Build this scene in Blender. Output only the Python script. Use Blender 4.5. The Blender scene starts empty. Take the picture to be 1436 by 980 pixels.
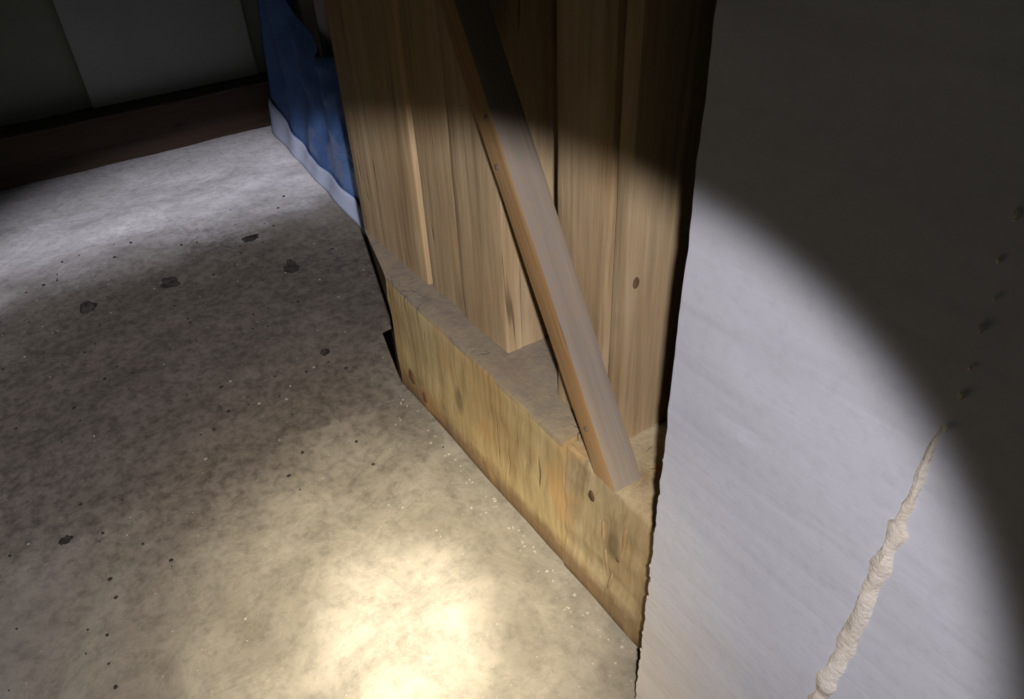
import bpy, bmesh, math, random
from mathutils import Vector, Matrix, noise
scene = bpy.context.scene
COL = scene.collection

# ------------------------------------------------------------------ camera
# world: X runs along the timber wall (towards the viewer), Y into that wall, Z up, metres
cam_data = bpy.data.cameras.new('camera')
cam_data.sensor_width = 36.0
cam_data.lens = 36.0 * 1037.0 / 1436.0
cam_data.clip_start = 0.01
camera = bpy.data.objects.new('camera', cam_data)
COL.objects.link(camera)
ROT = Matrix(((0.5574843, -0.4814156, 0.6763507),
              (0.8292235, 0.3621524, -0.4257159),
              (-0.0399957, 0.7981758, 0.6010954)))
CAM = Vector((0.0, -0.3158, 0.70))
camera.matrix_world = Matrix.Translation(CAM) @ ROT.to_4x4()
scene.camera = camera

# ------------------------------------------------------------------ world: a dim cellar, almost no daylight
world = bpy.data.worlds.new('world')
scene.world = world
world.use_nodes = True
bg = world.node_tree.nodes['Background']
bg.inputs['Color'].default_value = (0.90, 0.95, 0.80, 1)
bg.inputs['Strength'].default_value = 0.010

# ------------------------------------------------------------------ hand torch held just right of the camera
TORCH = Vector((0.0123, -0.2976, 0.6991))
AXIS = Vector((-0.5413, 0.1275, -0.8434)).normalized()
def torch(name, half_deg, blend, watts, colour, axis=AXIS, falloff='Constant'):
    l = bpy.data.lights.new(name, 'SPOT')
    l.spot_size = math.radians(2 * half_deg)
    l.spot_blend = blend
    l.energy = watts
    l.color = colour
    l.shadow_soft_size = 0.006
    l.use_nodes = True                     # reflector throws a nearly collimated beam: slower falloff with distance
    nt = l.node_tree
    em = nt.nodes['Emission']
    lf = nt.nodes.new('ShaderNodeLightFalloff')
    lf.inputs['Strength'].default_value = 1.0
    nt.links.new(lf.outputs[falloff], em.inputs['Strength'])
    o = bpy.data.objects.new(name, l)
    COL.objects.link(o)
    o.location = TORCH
    o.rotation_euler = axis.to_track_quat('-Z', 'Y').to_euler()
    return o
torch('torch_spill', 39.8, 0.20, 48.5, (0.93, 0.905, 1.0))
HOT = (Vector((-0.440, -0.185, 0.0)) - TORCH).normalized()
torch('torch_stray', 85.0, 0.6, 0.55, (0.97, 1.0, 0.92))
torch('torch_core', 25.0, 1.0, 46.0, (1.0, 0.85, 0.50), HOT)
torch('torch_centre', 17.0, 1.0, 95.0, (1.0, 0.92, 0.70), HOT)
torch('torch_filament', 8.0, 1.0, 190.0, (1.0, 0.95, 0.84), HOT)

scene.view_settings.view_transform = 'Standard'
scene.view_settings.look = 'None'
scene.view_settings.exposure = 0.0
scene.view_settings.gamma = 1.0
scene.view_settings.use_curve_mapping = False

# ------------------------------------------------------------------ helpers
def tag(o, label=None, cat=None, group=None, kind=None):
    if label: o['label'] = label
    if cat: o['category'] = cat
    if group: o['group'] = group
    if kind or cat: o['kind'] = kind or 'thing'
    return o

def link(name, verts, faces, mat, loc=(0, 0, 0), parent=None, smooth=True, rot=None):
    me = bpy.data.meshes.new(name)
    me.from_pydata([tuple(v) for v in verts], [], faces)
    me.materials.append(mat)
    bm = bmesh.new(); bm.from_mesh(me)
    bmesh.ops.recalc_face_normals(bm, faces=bm.faces)
    bm.to_mesh(me); bm.free()
    if smooth:
        me.polygons.foreach_set('use_smooth', [True] * len(me.polygons))
        me.set_sharp_from_angle(angle=math.radians(38))
    o = bpy.data.objects.new(name, me)
    COL.objects.link(o)
    o.location = loc
    if rot: o.rotation_euler = rot
    if parent:
        o.parent = parent
    return o

def section(a0, a1, b0, b1, r, na=5, nb=5):
    """rounded rectangle outline with points along its sides"""
    pts = []
    def side(p, q, n):
        for i in range(1, n):
            t = i / n
            pts.append((p[0] + (q[0] - p[0]) * t, p[1] + (q[1] - p[1]) * t))
    def corner(cx, cy, s):
        for k in range(3):
            t = math.radians(s + 45 * k)
            pts.append((cx + r * math.cos(t), cy + r * math.sin(t)))
    corner(a0 + r, b0 + r, 180); side((a0 + r, b0), (a1 - r, b0), na)
    corner(a1 - r, b0 + r, 270); side((a1, b0 + r), (a1, b1 - r), nb)
    corner(a1 - r, b1 - r, 0);   side((a1 - r, b1), (a0 + r, b1), na)
    corner(a0 + r, b1 - r, 90);  side((a0, b1 - r), (a0, b0 + r), nb)
    return pts

def timber(name, mat, sec, length, loc, axis='Z', seed=0, rough=0.0012, n=60, start=None, end=None, rot=None, parent=None,
           smooth=True, centre=(0, 0)):
    """a sawn timber: outline swept along an axis, a little uneven; start/end(a, b) give slanted cuts"""
    verts, faces = [], []
    m = len(sec)
    for i in range(n + 1):
        t = i / n
        for (a, b) in sec:
            s = start(a, b) if start else 0.0
            e = end(a, b) if end else length
            l = s + (e - s) * t
            f = noise.noise(Vector((a * 40 + seed * 7.3, b * 40, l * 6))) * rough
            g = noise.noise(Vector((a * 150 + seed * 3.1, b * 150, l * 18 + 5))) * rough * 0.5
            ca, cb = a - centre[0], b - centre[1]
            d = math.hypot(ca, cb) or 1
            aa, bb = a + ca / d * (f + g), b + cb / d * (f + g)
            if axis == 'Z': verts.append((aa, bb, l))
            elif axis == 'X': verts.append((l, aa, bb))
            else: verts.append((aa, l, bb))
    for i in range(n):
        for k in range(m):
            k2 = (k + 1) % m
            faces.append((i * m + k, i * m + k2, (i + 1) * m + k2, (i + 1) * m + k))
    faces.append(tuple(range(m - 1, -1, -1)))
    faces.append(tuple(n * m + k for k in range(m)))
    return link(name, verts, faces, mat, loc, parent, smooth, rot)

# ------------------------------------------------------------------ materials
def new_mat(name):
    m = bpy.data.materials.new(name)
    m.use_nodes = True
    nt = m.node_tree
    b = nt.nodes['Principled BSDF']
    b.inputs['Specular IOR Level'].default_value = 0.25
    return m, nt, b

class N:
    def __init__(self, nt): self.nt = nt
    def node(self, t, **kw):
        n = self.nt.nodes.new(t)
        for k, v in kw.items(): setattr(n, k, v)
        return n
    def l(self, a, b): self.nt.links.new(a, b)
    def coords(self, scale, loc=(0, 0, 0), rnd=False):
        tc = self.node('ShaderNodeTexCoord')
        mp = self.node('ShaderNodeMapping')
        mp.inputs['Scale'].default_value = scale
        mp.inputs['Location'].default_value = loc
        src = tc.outputs['Object']
        if rnd:
            oi = self.node('ShaderNodeObjectInfo')
            ml = self.node('ShaderNodeMath', operation='MULTIPLY'); ml.inputs[1].default_value = 13.0
            self.l(oi.outputs['Random'], ml.inputs[0])
            ad = self.node('ShaderNodeVectorMath', operation='ADD')
            self.l(src, ad.inputs[0]); self.l(ml.outputs[0], ad.inputs[1])
            src = ad.outputs[0]
        self.l(src, mp.inputs['Vector'])
        return mp.outputs['Vector']
    def noise(self, vec, scale, detail=5, rough=0.6, dist=0.0):
        n = self.node('ShaderNodeTexNoise')
        n.inputs['Scale'].default_value = scale
        n.inputs['Detail'].default_value = detail
        n.inputs['Roughness'].default_value = rough
        n.inputs['Distortion'].default_value = dist
        self.l(vec, n.inputs['Vector'])
        return n.outputs['Fac']
    def ramp(self, fac, stops, interp='LINEAR'):
        r = self.node('ShaderNodeValToRGB')
        r.color_ramp.interpolation = interp
        els = r.color_ramp.elements
        while len(els) < len(stops): els.new(0.5)
        for e, (p, c) in zip(els, stops):
            e.position = p
            e.color = (c, c, c, 1) if not isinstance(c, tuple) else (*c, 1)
        self.l(fac, r.inputs['Fac'])
        return r.outputs['Color']
    def mix(self, fac, a, b, mode='MIX'):
        m = self.node('ShaderNodeMix', data_type='RGBA', blend_type=mode)
        for s, v in ((m.inputs[0], fac), (m.inputs[6], a), (m.inputs[7], b)):
            if hasattr(v, 'is_output'): self.l(v, s)
            elif isinstance(v, tuple): s.default_value = (*v, 1)
            else: s.default_value = v
        return m.outputs[2]
    def math(self, op, a, b=None, clamp=False):
        m = self.node('ShaderNodeMath', operation=op, use_clamp=clamp)
        for s, v in ((m.inputs[0], a), (m.inputs[1], b)):
            if v is None: continue
            if hasattr(v, 'is_output'): self.l(v, s)
            else: s.default_value = v
        return m.outputs[0]
    def bump(self, h, strength, dist, bsdf):
        b = self.node('ShaderNodeBump')
        b.inputs['Strength'].default_value = strength
        b.inputs['Distance'].default_value = dist
        self.l(h, b.inputs['Height'])
        self.l(b.outputs['Normal'], bsdf.inputs['Normal'])

def wood(name, light, mid, dark, axis='Z', dust=0.8, dust_col=(0.145, 0.126, 0.108), stain=0.5, run=0.06, dust_end=None, damp=False):
    m, nt, b = new_mat(name)
    n = N(nt)
    stretch = {'Z': (1, 1, run), 'X': (run, 1, 1), 'Y': (1, run, 1)}[axis]
    v = n.coords(stretch, rnd=True)
    g1 = n.noise(v, 26, 6, 0.62, 0.6)
    g2 = n.noise(v, 140, 4, 0.6, 0.2)
    col = n.ramp(g1, [(0.28, dark), (0.45, mid), (0.66, light)])
    fine = n.ramp(g2, [(0.30, 0.72), (0.55, 1.0)])
    col = n.mix(0.8, col, fine, 'MULTIPLY')
    # broad tonal drift and brown weather stains
    v2 = n.coords(tuple(0.5 if s == 1 else 0.25 for s in stretch), rnd=True)
    drift = n.ramp(n.noise(v2, 16, 4, 0.6), [(0.35, 0.0), (0.68, 1.0)])
    col = n.mix(n.math('MULTIPLY', drift, stain), col, tuple(c * f for c, f in zip(mid, (0.88, 0.70, 0.50))))
    # dark drying checks running with the grain
    v3 = n.coords(tuple(1 if s == 1 else 0.035 for s in stretch), (3, 5, 7), rnd=True)
    crack = n.ramp(n.noise(v3, 34, 2, 0.5, 0.3), [(0.485, 0.0), (0.497, 1.0), (0.503, 1.0), (0.515, 0.0)])
    keep = n.ramp(n.noise(v2, 23, 2), [(0.57, 0.0), (0.65, 1.0)])
    crack = n.math('MULTIPLY', crack, keep)
    col = n.mix(n.math('MULTIPLY', crack, 0.65), col, tuple(c * 0.22 for c in dark))
    # knots
    vk = n.coords(tuple(1 if s == 1 else 0.45 for s in stretch), (1.7, 0.3, 2.1), rnd=True)
    vo = n.node('ShaderNodeTexVoronoi'); vo.inputs['Scale'].default_value = 9.0
    n.l(vk, vo.inputs['Vector'])
    kn = n.ramp(vo.outputs['Distance'], [(0.05, 1.0), (0.11, 0.0)])
    col = n.mix(n.math('MULTIPLY', kn, 0.7), col, tuple(c * 0.6 for c in dark))
    # dust that has settled on whatever faces up
    ge = n.node('ShaderNodeNewGeometry')
    sx = n.node('ShaderNodeSeparateXYZ'); n.l(ge.outputs['True Normal'], sx.inputs[0])
    up = n.ramp(sx.outputs['Z'], [(0.22, 0.0), (0.42, 1.0)])
    vd = n.coords((1, 1, 1), rnd=True)
    vd0 = n.coords((1, 1, 1))
    dn = n.ramp(n.noise(vd, 60, 5), [(0.25, 0.75), (0.6, 1.0)])
    if dust_end:        # swept clean beyond this point along the timber
        ox = n.node('ShaderNodeSeparateXYZ'); n.l(vd0, ox.inputs[0])
        wob = n.math('ADD', ox.outputs['X'], n.math('MULTIPLY', n.noise(vd0, 30, 4), 0.10))
        up = n.math('MULTIPLY', up, n.ramp(n.math('SUBTRACT', wob, dust_end), [(0.0, 1.0), (0.11, 0.12)]))
    if damp:            # brown rot creeping up from the floor
        oz = n.node('ShaderNodeSeparateXYZ'); n.l(vd0, oz.inputs[0])
        hz = n.math('SUBTRACT', oz.outputs['Z'], n.math('MULTIPLY', n.noise(vd0, 26, 4, 0.7), 0.05))
        col = n.mix(n.ramp(hz, [(0.0, 0.8), (0.022, 0.0)]), col, (0.13, 0.075, 0.035))
        ora = n.ramp(n.noise(vd0, 13, 3, 0.5), [(0.58, 0.0), (0.68, 0.6)])
        col = n.mix(ora, col, (0.40, 0.235, 0.09))
    col = n.mix(n.math('MULTIPLY', n.math('MULTIPLY', up, dn), dust), col, dust_col)
    n.l(col, b.inputs['Base Color'])
    b.inputs['Roughness'].default_value = 0.82
    h = n.math('ADD', n.math('MULTIPLY', g2, 0.5), n.math('SUBTRACT', g1, n.math('MULTIPLY', crack, 1.5)))
    n.bump(h, 0.55, 0.003, b)
    return m

WOOD_POST = wood('pale_pine', (0.43, 0.325, 0.185), (0.335, 0.245, 0.135), (0.165, 0.105, 0.05), 'Z')
WOOD_SILL = wood('yellow_pine', (0.43, 0.335, 0.17), (0.355, 0.27, 0.13), (0.19, 0.13, 0.06), 'Z', stain=0.5, run=0.14, dust_end=-0.40, damp=True)
WOOD_BLOCK = wood('rough_tan_pine', (0.42, 0.34, 0.20), (0.33, 0.26, 0.145), (0.16, 0.11, 0.055), 'Z', stain=0.6, run=0.2, dust=0.15, damp=True)
WOOD_BRACE = wood('orange_pine', (0.40, 0.27, 0.13), (0.31, 0.195, 0.085), (0.14, 0.075, 0.03), 'Z', dust_col=(0.195, 0.172, 0.142), dust=0.85)
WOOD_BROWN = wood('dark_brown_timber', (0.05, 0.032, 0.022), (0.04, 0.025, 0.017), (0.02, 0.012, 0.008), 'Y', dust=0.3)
WOOD_GREY = wood('weathered_grey_wood', (0.36, 0.35, 0.33), (0.27, 0.26, 0.25), (0.14, 0.13, 0.12), 'Z')
WOOD_DARK = wood('old_dark_boards', (0.13, 0.095, 0.065), (0.09, 0.065, 0.045), (0.04, 0.03, 0.02), 'Z')

def floor_material():
    m, nt, b = new_mat('dirty_concrete')
    n = N(nt)
    v = n.coords((1, 1, 1))
    sx = n.node('ShaderNodeSeparateXYZ'); n.l(v, sx.inputs[0])
    big = n.noise(v, 3.2, 5, 0.62, 0.4)
    med = n.noise(v, 11, 6, 0.65, 0.5)
    fine = n.noise(v, 70, 5, 0.7)
    speck = n.noise(v, 240, 3, 0.6)
    base = n.ramp(med, [(0.25, (0.112, 0.096, 0.074)), (0.5, (0.158, 0.139, 0.109)), (0.75, (0.215, 0.19, 0.15))])
    # torch's bright rim painted as a paler far slab (edge wanders)
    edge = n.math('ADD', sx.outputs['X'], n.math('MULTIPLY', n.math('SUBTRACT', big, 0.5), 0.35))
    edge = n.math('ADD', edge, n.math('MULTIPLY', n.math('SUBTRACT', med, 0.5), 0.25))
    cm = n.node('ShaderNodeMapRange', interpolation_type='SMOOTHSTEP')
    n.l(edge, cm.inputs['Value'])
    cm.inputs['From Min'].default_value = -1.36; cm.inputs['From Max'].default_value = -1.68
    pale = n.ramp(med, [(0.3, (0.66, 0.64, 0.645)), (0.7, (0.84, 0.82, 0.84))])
    # brown floor dirt, also painting the torch's darker middle ring
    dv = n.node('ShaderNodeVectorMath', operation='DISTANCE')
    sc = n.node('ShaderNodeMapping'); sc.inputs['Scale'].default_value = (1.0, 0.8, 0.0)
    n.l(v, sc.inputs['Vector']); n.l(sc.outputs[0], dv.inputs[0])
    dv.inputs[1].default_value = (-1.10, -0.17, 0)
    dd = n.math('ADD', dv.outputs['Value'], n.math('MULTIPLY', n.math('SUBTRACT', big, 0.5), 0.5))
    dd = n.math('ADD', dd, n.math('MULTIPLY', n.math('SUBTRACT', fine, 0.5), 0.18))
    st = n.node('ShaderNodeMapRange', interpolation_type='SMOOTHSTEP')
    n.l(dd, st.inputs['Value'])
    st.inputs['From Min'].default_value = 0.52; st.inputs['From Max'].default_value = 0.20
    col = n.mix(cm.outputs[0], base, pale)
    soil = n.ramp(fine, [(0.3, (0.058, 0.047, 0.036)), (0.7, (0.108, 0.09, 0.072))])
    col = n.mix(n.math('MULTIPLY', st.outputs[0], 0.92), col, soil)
    col = n.mix(0.75, col, n.ramp(fine, [(0.28, 0.62), (0.55, 1.0)]), 'MULTIPLY')
    col = n.mix(n.ramp(speck, [(0.70, 0.0), (0.76, 0.5)]), col, (0.62, 0.58, 0.48))
    col = n.mix(n.ramp(speck, [(0.24, 0.6), (0.30, 0.0)]), col, (0.07, 0.06, 0.05))
    n.l(col, b.inputs['Base Color'])
    b.inputs['Roughness'].default_value = 0.78
    h = n.math('ADD', n.math('MULTIPLY', med, 1.2), n.math('ADD', n.math('MULTIPLY', fine, 0.16), n.math('MULTIPLY', speck, 0.02)))
    n.bump(h, 0.28, 0.010, b)
    return m
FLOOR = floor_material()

def plaster(name, a, c, bump=0.25, streak=True, scale=1.0, low=None):
    m, nt, b = new_mat(name)
    n = N(nt)
    v = n.coords((scale,) * 3)
    big = n.noise(v, 5, 5, 0.6, 0.3)
    fine = n.noise(v, 120, 4, 0.65)
    col = n.ramp(big, [(0.3, a), (0.7, c)])
    col = n.mix(0.5, col, n.ramp(fine, [(0.25, 0.82), (0.5, 1.0)]), 'MULTIPLY')
    h = n.math('ADD', n.math('MULTIPLY', fine, 0.12), big)
    if low:             # beige splashes on the lower wall
        sx = n.node('ShaderNodeSeparateXYZ'); n.l(v, sx.inputs[0])
        hz = n.math('ADD', sx.outputs['Z'], n.math('MULTIPLY', n.math('SUBTRACT', n.noise(v, 9, 5, 0.65, 0.5), 0.5), 0.35))
        hz = n.math('ADD', hz, n.math('MULTIPLY', sx.outputs['X'], 0.35))
        col = n.mix(n.ramp(hz, [(0.02, 0.85), (0.16, 0.0)]), col, low)
    if streak:
        mp = n.node('ShaderNodeMapping')
        mp.inputs['Rotation'].default_value = (0, math.radians(48), 0)
        mp.inputs['Scale'].default_value = (3, 3, 30)
        n.l(v, mp.inputs['Vector'])
        tr = n.noise(mp.outputs[0], 1.6, 4, 0.6, 0.4)
        col = n.mix(0.45, col, n.ramp(tr, [(0.30, 0.80), (0.5, 1.0)]), 'MULTIPLY')
        h = n.math('ADD', h, n.math('MULTIPLY', tr, 0.35))
    n.l(col, b.inputs['Base Color'])
    b.inputs['Roughness'].default_value = 0.7
    n.bump(h, bump, 0.01, b)
    return m
PLASTER = plaster('grey_plaster', (0.49, 0.485, 0.50), (0.56, 0.555, 0.575), 0.14, low=(0.53, 0.475, 0.41))
PLASTER_CORE = plaster('chalky_plaster_core', (0.55, 0.53, 0.49), (0.66, 0.64, 0.6), 0.5, False)
FILLER = plaster('cream_filler', (0.60, 0.52, 0.40), (0.78, 0.71, 0.60), 0.6, False, 4)
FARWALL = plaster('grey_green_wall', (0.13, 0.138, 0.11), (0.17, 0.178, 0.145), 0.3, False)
BOARD = plaster('grey_board', (0.22, 0.225, 0.21), (0.26, 0.265, 0.25), 0.15, False)

def tarp_material():
    m, nt, b = new_mat('blue_plastic_sheet')
    n = N(nt)
    v = n.coords((1, 1, 1))
    f = n.noise(v, 18, 4, 0.6)
    col = n.ramp(f, [(0.3, (0.045, 0.095, 0.23)), (0.7, (0.075, 0.145, 0.31))])
    n.l(col, b.inputs['Base Color'])
    b.inputs['Roughness'].default_value = 0.35
    b.inputs['Specular IOR Level'].default_value = 0.5
    n.bump(n.noise(v, 45, 4, 0.6), 0.25, 0.01, b)
    return m
TARP = tarp_material()
LIT_HEM = plaster('torchlit_hem', (0.36, 0.40, 0.52), (0.48, 0.52, 0.64), 0.2, False)  # paler blue paints the torch catching the sheet's lower edge

def simple(name, col, rough=0.8):
    m, nt, b = new_mat(name)
    n = N(nt)
    f = n.noise(n.coords((1, 1, 1)), 160, 4, 0.6)
    n.l(n.ramp(f, [(0.3, tuple(c * 0.7 for c in col)), (0.7, col)]), b.inputs['Base Color'])
    b.inputs['Roughness'].default_value = rough
    n.bump(f, 0.4, 0.003, b)
    return m
CLOD = simple('dark_soil', (0.016, 0.013, 0.010))
CHIP = simple('pale_mortar_chip', (0.27, 0.245, 0.20))
STEEL = simple('rusty_nail', (0.16, 0.11, 0.08), 0.5)

# ------------------------------------------------------------------ the setting
# concrete floor: one uneven slab, finer towards the viewer
def build_floor():
    xs = [-3.2 + 0.05 * i for i in range(28)] + [-1.8 + 0.0125 * i for i in range(161)] + [0.2 + 0.06 * i for i in range(1, 26)]
    ys = [-2.2 + 0.08 * i for i in range(16)] + [-0.92 + 0.0125 * i for i in range(99)] + [0.3 + 0.06 * i for i in range(1, 5)]
    verts, faces = [], []
    for y in ys:
        for x in xs:
            p = Vector((x, y, 0))
            z = 0.006 * noise.noise(p * 3) + 0.0035 * noise.noise(p * 9 + Vector((4, 1, 0))) + 0.0016 * noise.noise(p * 26)
            # hollow trowel sweeps
            z += 0.0010 * math.sin((x * 0.8 + y * 0.6) * 40 + 3 * noise.noise(p * 4))
            verts.append((x, y, z - 0.008))
    w = len(xs)
    for j in range(len(ys) - 1):
        for i in range(w - 1):
            faces.append((j * w + i, j * w + i + 1, (j + 1) * w + i + 1, (j + 1) * w + i))
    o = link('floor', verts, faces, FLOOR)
    return tag(o, 'uneven dirty concrete floor with brown dirt and torch rings painted in', kind='structure')
build_floor()

# plastered wall layer on the right, cut off along a ragged vertical edge
def build_right_wall():
    y0, y1 = -0.040, -0.014
    H = 2.4
    nz, nx = 200, 60
    rnd = random.Random(3)
    def edge(z):
        e = -0.2525 + 0.0022 * noise.noise(Vector((0, 0, z * 14))) + 0.0016 * noise.noise(Vector((3, 0, z * 60)))
        if z < 0.30: e += 0.0035 * max(0, noise.noise(Vector((9, 2, z * 90))))
        return e
    zs = [-0.012] + [0.9 * i / nz for i in range(1, nz)] + [0.9 + 1.5 * i / 20 for i in range(21)]
    xr = 1.3
    verts, faces = [], []
    for z in zs:
        e = edge(z)
        for i in range(nx + 1):
            t = (i / nx) ** 1.6
            x = e + (xr - e) * t
            p = Vector((x, 7.0, z))
            y = y0 + 0.0022 * noise.noise(p * 4) + 0.0007 * noise.noise(p * 17)
            if i == 0: y += 0.0025
            # one small dent in the plaster
            d = math.hypot(x + 0.188, z - 0.4014)
            y += 0.004 * math.exp(-(d / 0.004) ** 2)
            verts.append((x, y, z))
    w = nx + 1
    for j in range(len(zs) - 1):
        for i in range(nx):
            faces.append((j * w + i, j * w + i + 1, (j + 1) * w + i + 1, (j + 1) * w + i))
    base = len(verts)
    # back sheet and closing faces
    for z in zs:
        verts.append((edge(z) + 0.002, y1, z)); verts.append((xr, y1, z))
    for j in range(len(zs) - 1):
        a = base + 2 * j
        faces.append((a, a + 1, a + 3, a + 2))
        faces.append((j * w, (j + 1) * w, a + 2, a))
        faces.append((j * w + nx, a + 1, a + 3, (j + 1) * w + nx))
    o = link('wall_right', verts, faces, PLASTER)
    tag(o, 'smooth grey plastered wall with a ragged cut left edge', kind='structure')
    # chalky chips standing proud on the broken edge
    for k in range(16):
        z = 0.03 + rnd.random() ** 1.5 * 0.36
        e = edge(z)
        s = rnd.uniform(0.0010, 0.0024)
        v, f = lump(s, s * 0.6, s * rnd.uniform(1.2, 3.0), 40 + k, 6, 4)
        link('plaster_chip', v, f, PLASTER_CORE, (e + s * 1.2, y0 + 0.0012, z), o)
    # ridge of cream filler along a vertical joint
    verts, faces = [], []
    n = 120
    prof = [(-1, 0.0), (-0.6, 0.75), (0, 1.0), (0.6, 0.7), (1, 0.0)]
    for i in range(n + 1):
        z = 0.0 + 0.475 * i / n
        t = i / n
        wd = (0.0115 - 0.0062 * t) * (0.85 + 0.5 * noise.noise(Vector((z * 70, 1, 5))))
        wd *= min(1, (n - i) / 6 + 0.12)
        if t > 0.86: wd *= 0.55 + 0.9 * max(0, noise.noise(Vector((z * 120, 4, 2))))
        wd = max(wd, 0.0006)
        cxx = -0.0985 + 0.0062 * (t - 0.5) + 0.0022 * noise.noise(Vector((z * 25, 8, 1)))
        for (u, h) in prof:
            hh = h * (0.0016 + 0.0022 * noise.noise(Vector((z * 90, u * 3, 3)))) * min(1, wd / 0.003)
            px = cxx + u * wd
            q = Vector((px, 7.0, z))
            sy = y0 + 0.0022 * noise.noise(q * 4) + 0.0007 * noise.noise(q * 17)
            verts.append((px, sy + 0.0012 - hh - 0.0020 * h, z))
    m = len(prof)
    for i in range(n):
        for k in range(m - 1):
            faces.append((i * m + k, i * m + k + 1, (i + 1) * m + k + 1, (i + 1) * m + k))
    link('filler_seam', verts, faces, FILLER, (0, 0, 0), o)
    for k in range(7):     # crumbs of filler further up the joint
        z = 0.475 + 0.016 * k + rnd.uniform(-0.004, 0.004)
        s = rnd.uniform(0.0008, 0.0016)
        v, f = lump(s, s * 0.7, s * 1.5, 90 + k, 6, 4)
        link('filler_crumb', v, f, FILLER, (-0.0950 - 0.0006 * k + rnd.uniform(-0.002, 0.002), y0, z), o)
    return o

def lump(rx, ry, rz, seed, nu=10, nv=7, amp=0.35):
    verts, faces = [(0, 0, -rz)], []
    for j in range(1, nv):
        ph = math.pi * j / nv - math.pi / 2
        for i in range(nu):
            th = 2 * math.pi * i / nu
            d = Vector((math.cos(th) * math.cos(ph), math.sin(th) * math.cos(ph), math.sin(ph)))
            k = 1 + amp * noise.noise(d * 1.6 + Vector((seed * 3.7, seed, 0))) + 0.15 * noise.noise(d * 5 + Vector((seed, 0, 2)))
            verts.append((d.x * rx * k, d.y * ry * k, d.z * rz * k))
    verts.append((0, 0, rz))
    top = len(verts) - 1
    for i in range(nu):
        i2 = (i + 1) % nu
        faces.append((0, 1 + i2, 1 + i))
        for j in range(nv - 2):
            a, b = 1 + j * nu, 1 + (j + 1) * nu
            faces.append((a + i, a + i2, b + i2, b + i))
        a = 1 + (nv - 2) * nu
        faces.append((a + i, a + i2, top))
    return verts, faces
build_right_wall()

def box(name, x0, x1, y0, y1, z0, z1, mat, parent=None, bev=0.003):
    cx, cy = (x0 + x1) / 2, (y0 + y1) / 2
    bm = bmesh.new()
    bmesh.ops.create_cube(bm, size=1)
    for v in bm.verts:
        v.co.x *= x1 - x0; v.co.y *= y1 - y0; v.co.z = (v.co.z + 0.5) * (z1 - z0)
    bmesh.ops.bevel(bm, geom=bm.edges[:], offset=bev, segments=2, affect='EDGES')
    me = bpy.data.meshes.new(name); bm.to_mesh(me); bm.free()
    me.materials.append(mat)
    o = bpy.data.objects.new(name, me); COL.objects.link(o)
    o.location = (cx, cy, z0)
    if parent: o.parent = parent
    return o

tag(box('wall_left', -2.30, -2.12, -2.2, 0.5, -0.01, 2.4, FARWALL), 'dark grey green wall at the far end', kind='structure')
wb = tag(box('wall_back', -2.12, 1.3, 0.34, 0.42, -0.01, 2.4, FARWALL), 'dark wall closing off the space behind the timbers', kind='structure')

# ------------------------------------------------------------------ the timber frame
ZT = 0.190      # top of the sill
S = 0.036       # the uprights stand this far behind the sill's front face

SPLIT = -0.4150  # two lengths of sill butt together here
def sill_start(a, b):   # a = y, b = z; mitred far end
    return -0.812 - (min(a, S) / S) * 0.143 + 0.0015 * noise.noise(Vector((a * 60, b * 60, 2)))
sill = timber('sill_beam', WOOD_SILL, section(0.0, 0.22, 0.0, ZT, 0.006, 14, 12), 1.0, (0, 0, 0), 'X', 4, 0.0022, 110,
              start=sill_start, end=lambda a, b: SPLIT - 0.0022 + 0.0012 * noise.noise(Vector((a * 40, b * 40, 6))), centre=(0.11, 0.095))
tag(sill, 'thick yellowish sill beam lying on the floor beneath the joined uprights', 'beam')
block = timber('sill_beam', WOOD_BLOCK, section(0.001, 0.22, 0.0, ZT - 0.0015, 0.006, 14, 16), 1.0, (0, 0, 0), 'X', 14, 0.0032, 120,
               start=lambda a, b: SPLIT + 0.0022 + 0.0012 * noise.noise(Vector((a * 40, b * 40, 9))), end=lambda a, b: 0.9, centre=(0.11, 0.095))
tag(block, 'rougher tan sill beam butting the yellowish one and running behind the plaster wall', 'beam')

def upright(x0, x1, y0, y1, seed, label, z0=ZT, top=2.2, mat=WOOD_POST, name='upright_stud', cat='stud', r=0.003, na=8):
    cx = (x0 + x1) / 2
    o = timber(name, mat, section(x0 - cx, x1 - cx, 0, y1 - y0, r, na, 6), top - z0, (cx, y0, z0), 'Z', seed, 0.0014, 120,
               centre=(0, (y1 - y0) / 2))
    return tag(o, label, cat, 'uprights of the timber frame')
upright(-0.955, -0.757, S, 0.15, 1, 'wide pine upright beside the blue sheet, leftmost of the joined group')
upright(-0.752, -0.6695, S + 0.004, 0.15, 2, 'narrow pine upright in the middle of the joined group of three')
upright(-0.666, -0.570, S + 0.001, 0.15, 3, 'pine upright partly crossed by the slanting brace')
upright(-0.478, -0.406, S + 0.002, 0.17, 5, 'pine upright right of the slanting brace')
upright(-0.4015, -0.384, S + 0.004, 0.17, 6, 'plank set edge-on between upright and cut plaster wall', r=0.002, name='side_plank', cat='plank', na=3)

# slanting brace nailed across the front of the uprights
BL0 = Vector((-0.371, 0, ZT))
lean = math.atan2(-0.199, 0.335)
wdt = 0.028
brace = timber('slanting_brace', WOOD_BRACE, section(0, wdt, 0, S - 0.0035, 0.0025, 4, 5), 1.9, BL0, 'Z', 9, 0.0012, 110,
               start=lambda a, b: a * math.tan(lean), rot=(0, lean, 0), centre=(wdt / 2, S / 2))
tag(brace, 'slanting brace with orange front face and dusty grey upper side', 'brace')


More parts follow.
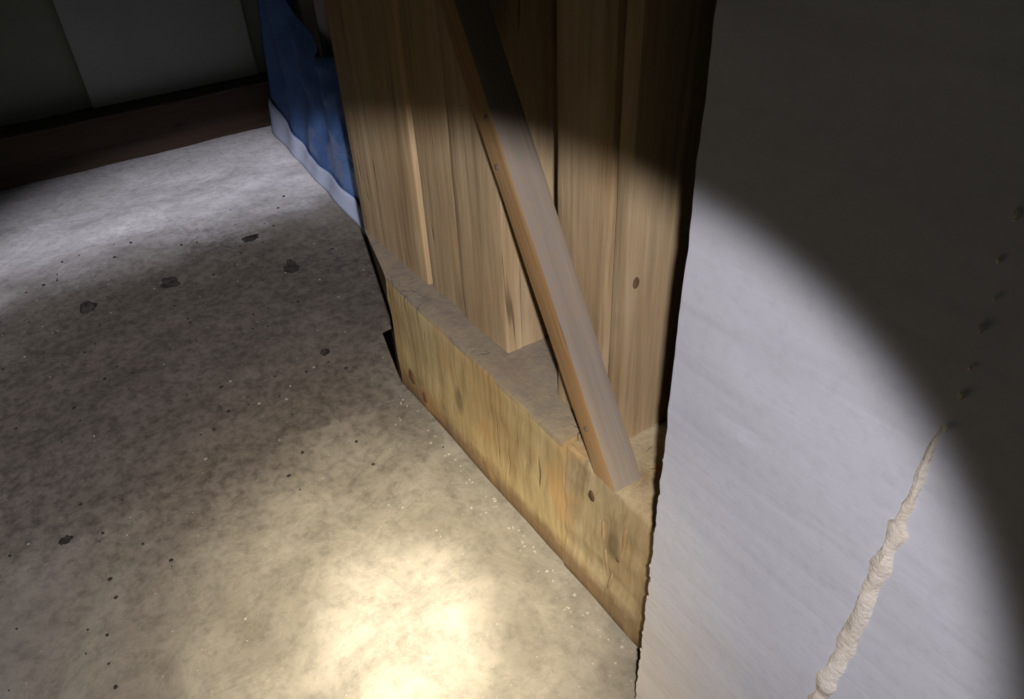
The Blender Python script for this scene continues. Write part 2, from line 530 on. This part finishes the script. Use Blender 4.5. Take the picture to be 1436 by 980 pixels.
# nails through the brace into the uprights
for k, (d, w) in enumerate(((0.045, 0.014), (0.29, 0.010), (0.33, 0.019))):
    v, f = lump(0.0028, 0.0012, 0.0028, 3 + k, 10, 5, 0.05)
    link('nail_head', v, f, STEEL, (w, -0.0006, d), brace)

# ------------------------------------------------------------------ behind and beyond the frame
# brown timber along the foot of the far wall
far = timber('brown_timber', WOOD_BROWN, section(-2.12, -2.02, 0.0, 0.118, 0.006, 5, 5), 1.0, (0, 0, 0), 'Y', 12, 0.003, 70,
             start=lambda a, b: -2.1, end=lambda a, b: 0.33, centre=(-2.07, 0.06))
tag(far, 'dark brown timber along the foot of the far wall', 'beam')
bd = box('upright_board', -2.12, -2.095, -0.180, 0.236, 0.119, 1.25, BOARD, bev=0.002)
tag(bd, 'upright grey board standing on the brown timber at far wall', 'board')

# blue plastic sheet hung behind the uprights, slack and folded, its hem on the floor
def build_tarp():
    nu, nv = 90, 46
    p0, p1 = Vector((-1.06, 0.165, 0)), Vector((-1.955, 0.226, 0))
    d = (p1 - p0); L = d.length; d.normalize()
    nrm = Vector((-d.y, d.x, 0))
    if nrm.y > 0: nrm = -nrm            # towards the room
    verts, faces = [], []
    for j in range(nv + 1):
        t = j / nv
        for i in range(nu + 1):
            u = i / nu
            top = 0.285 + 0.42 * max(0.0, (u - 0.70) / 0.30) ** 1.3 + 0.012 * math.sin(u * 19)
            z = 0.004 + top * t + 0.010 * noise.noise(Vector((u * 9, t * 4, 1))) * t
            # hem lies out on the floor, upper part leans back, long slanting folds
            off = 0.020 - 0.060 * t ** 0.7
            fold = 0.016 * math.sin(u * 34 - t * 5.5 + 1.2 * noise.noise(Vector((u * 5, t * 3, 4)))) * (0.10 + 0.90 * t)
            fold += 0.012 * noise.noise(Vector((u * 14, t * 6, 7))) * (0.1 + 1.2 * t)
            lit_hem = 0.0
            p = p0 + d * (u * L) + nrm * (off + fold + lit_hem)
            verts.append((p.x, p.y, z))
    w = nu + 1
    for j in range(nv):
        for i in range(nu):
            faces.append((j * w + i, j * w + i + 1, (j + 1) * w + i + 1, (j + 1) * w + i))
    o = link('plastic_sheet', verts, faces, TARP)
    sm = o.modifiers.new('thickness', 'SOLIDIFY'); sm.thickness = 0.0015; sm.offset = -1
    tag(o, 'blue plastic sheet hanging in folds behind the uprights', 'sheet')
    # torchlight on the bottom edge, painted as a separate pale strip
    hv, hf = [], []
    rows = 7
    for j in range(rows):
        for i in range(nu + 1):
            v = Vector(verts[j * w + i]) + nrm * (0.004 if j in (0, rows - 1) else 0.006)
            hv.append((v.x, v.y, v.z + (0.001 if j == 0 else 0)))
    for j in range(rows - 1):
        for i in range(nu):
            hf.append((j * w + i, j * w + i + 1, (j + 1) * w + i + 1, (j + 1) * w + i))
    h = link('lit_hem', hv, hf, LIT_HEM, parent=o)
    h['label'] = 'pale bluish strip painting the torchlit bottom edge of the sheet'
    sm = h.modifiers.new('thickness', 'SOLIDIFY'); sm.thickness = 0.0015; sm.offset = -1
build_tarp()

# weathered battens standing behind the sheet
def batten(x0, x1, y0, y1, seed, label, mat=WOOD_GREY):
    cx = (x0 + x1) / 2
    o = timber('grey_batten', mat, section(x0 - cx, x1 - cx, 0, y1 - y0, 0.003, 3, 3), 2.1, (cx, y0, -0.005), 'Z', seed, 0.0015, 60,
               centre=(0, (y1 - y0) / 2))
    return tag(o, label, 'batten', 'battens behind the blue sheet')
batten(-1.86, -1.76, 0.275, 0.325, 21, 'grey weathered batten behind the blue sheet, nearer the far wall')
batten(-1.67, -1.60, 0.275, 0.325, 22, 'grey weathered batten behind the blue sheet, nearer the uprights')
lath = timber('edge_lath', WOOD_POST, section(-0.011, 0.011, 0, 0.02, 0.002, 3, 3), 2.0, (-1.085, 0.105, -0.005), 'Z', 23, 0.001, 60, centre=(0, 0.01))
tag(lath, 'thin tan lath standing just left of the wide upright', 'lath')

# boards closing the gap between the uprights
for k in range(4):
    x0 = -0.92 + 0.185 * k
    o = timber('backing_board', WOOD_DARK, section(-0.09, 0.09, 0, 0.02, 0.002, 4, 2), 2.1, (x0 + 0.09, 0.245, -0.005), 'Z', 30 + k, 0.0015, 40, centre=(0, 0.01))
    tag(o, ('dark backing board behind the wide leftmost upright', 'dark backing board behind the middle of the joined uprights',
            'dark backing board seen in the gap beside the slanting brace', 'dark backing board behind the upright next to the plaster wall')[k],
        'board', 'dark backing boards behind the uprights')

# ------------------------------------------------------------------ loose bits on the floor
def ground(x, y):
    p = Vector((x, y, 0))
    z = 0.006 * noise.noise(p * 3) + 0.0035 * noise.noise(p * 9 + Vector((4, 1, 0))) + 0.0016 * noise.noise(p * 26)
    z += 0.0010 * math.sin((x * 0.8 + y * 0.6) * 40 + 3 * noise.noise(p * 4))
    return z - 0.008
clods = [(-1.348, -0.355, 0.013, 0.009, 'dark clod of soil nearest the left edge of the pale floor'),
         (-1.344, -0.213, 0.016, 0.009, 'flat dark clod of soil midway along the row of clods'),
         (-1.253, -0.011, 0.014, 0.011, 'largest dark clod of soil, in front of the blue sheet'),
         (-0.969, -0.061, 0.007, 0.006, 'small dark clod of soil left of the sill beam'),
         (-0.802, -0.467, 0.007, 0.005, 'small dark clod of soil alone at lower left'),
         (-1.432, -0.033, 0.017, 0.004, 'thin dark flake of soil at the edge of the pale floor')]
for k, (x, y, r, h, lab) in enumerate(clods):
    v, f = lump(r * 0.62, r * 0.95, h * 1.1, 60 + k, 14, 9, 0.7)
    o = link('soil_clod', v, f, CLOD, (x, y, ground(x, y) + h * 0.55))
    tag(o, lab, 'clod', 'soil clods on the floor')
rnd = random.Random(11)
chips = [(-0.819, -0.191), (-0.697, -0.298), (-0.62, -0.12), (-0.55, -0.09)]
def grit(name, mat, spots, label, cat, smin, smax):
    verts, faces = [], []
    for k, (x, y) in enumerate(spots):
        s = rnd.uniform(smin, smax)
        v, f = lump(s, s * rnd.uniform(0.7, 1.3), s * 0.6, 200 + k, 6, 4, 0.6)
        b = len(verts)
        z = ground(x, y) + s * 0.3
        verts += [(a[0] + x, a[1] + y, a[2] + z) for a in v]
        faces += [tuple(i + b for i in q) for q in f]
    o = link(name, verts, faces, mat, smooth=False)
    tag(o, label, cat, kind='stuff')
def in_sill(x, y): return y > -0.006 and x > -0.97
sp = []
while len(sp) < 80:
    x, y = rnd.uniform(-1.6, -0.25), rnd.uniform(-0.6, 0.1)
    if not in_sill(x, y) and not (x > -0.27 and y > -0.06): sp.append((x, y))
for k in range(60):       # drift of crumbs along the foot of the sill
    sp.append((rnd.uniform(-0.8, -0.27), -0.006 - abs(rnd.gauss(0, 0.014))))
grit('mortar_grit', CHIP, sp + chips, 'pale mortar crumbs strewn over the floor', 'grit', 0.0008, 0.0021)
sp = []
while len(sp) < 120:
    x, y = rnd.uniform(-1.6, -0.35), rnd.uniform(-0.6, 0.1)
    if not in_sill(x, y) and math.hypot(x + 0.45, y + 0.19) > 0.26: sp.append((x, y))
grit('soil_grit', CLOD, sp, 'dark soil crumbs strewn over the floor', 'grit', 0.0010, 0.0030)

# knots proud of the weathered faces
KNOT = wood('knot_wood', (0.17, 0.10, 0.05), (0.12, 0.068, 0.034), (0.06, 0.034, 0.017), 'Y', dust=0.0)
def knot(parent, p, rx, ry, rz, seed):
    v, f = lump(rx, ry, rz, seed, 14, 8, 0.3)
    k = link('knot', v, f, KNOT, Vector(p) - parent.location, parent)
    k['label'] = 'dark brown knot'
up4 = next(o for o in COL.objects if o.name.startswith('side_plank'))
knot(up4, (-0.3835, 0.050, 0.372), 0.0012, 0.0035, 0.0055, 301)
knot(sill, (-0.770, -0.0005, 0.045), 0.010, 0.002, 0.013, 302)
knot(sill, (-0.735, -0.0005, 0.030), 0.006, 0.0015, 0.009, 303)
knot(block, (-0.372, 0.0008, 0.155), 0.0045, 0.0015, 0.007, 304)
knot(block, (-0.330, 0.0008, 0.105), 0.0035, 0.0015, 0.006, 305)
# pale splinters torn up on the rough sill
for k, (x, z, h) in enumerate(((-0.345, 0.085, 0.022), (-0.352, 0.120, 0.018), (-0.322, 0.140, 0.024), (-0.338, 0.060, 0.016))):
    v, f = lump(0.0022, 0.0016, h, 320 + k, 8, 8, 0.4)
    o = link('splinter', v, f, WOOD_POST, Vector((x, 0.0002, z)), block, rot=(0, 0.12 * (k - 1.5), 0))
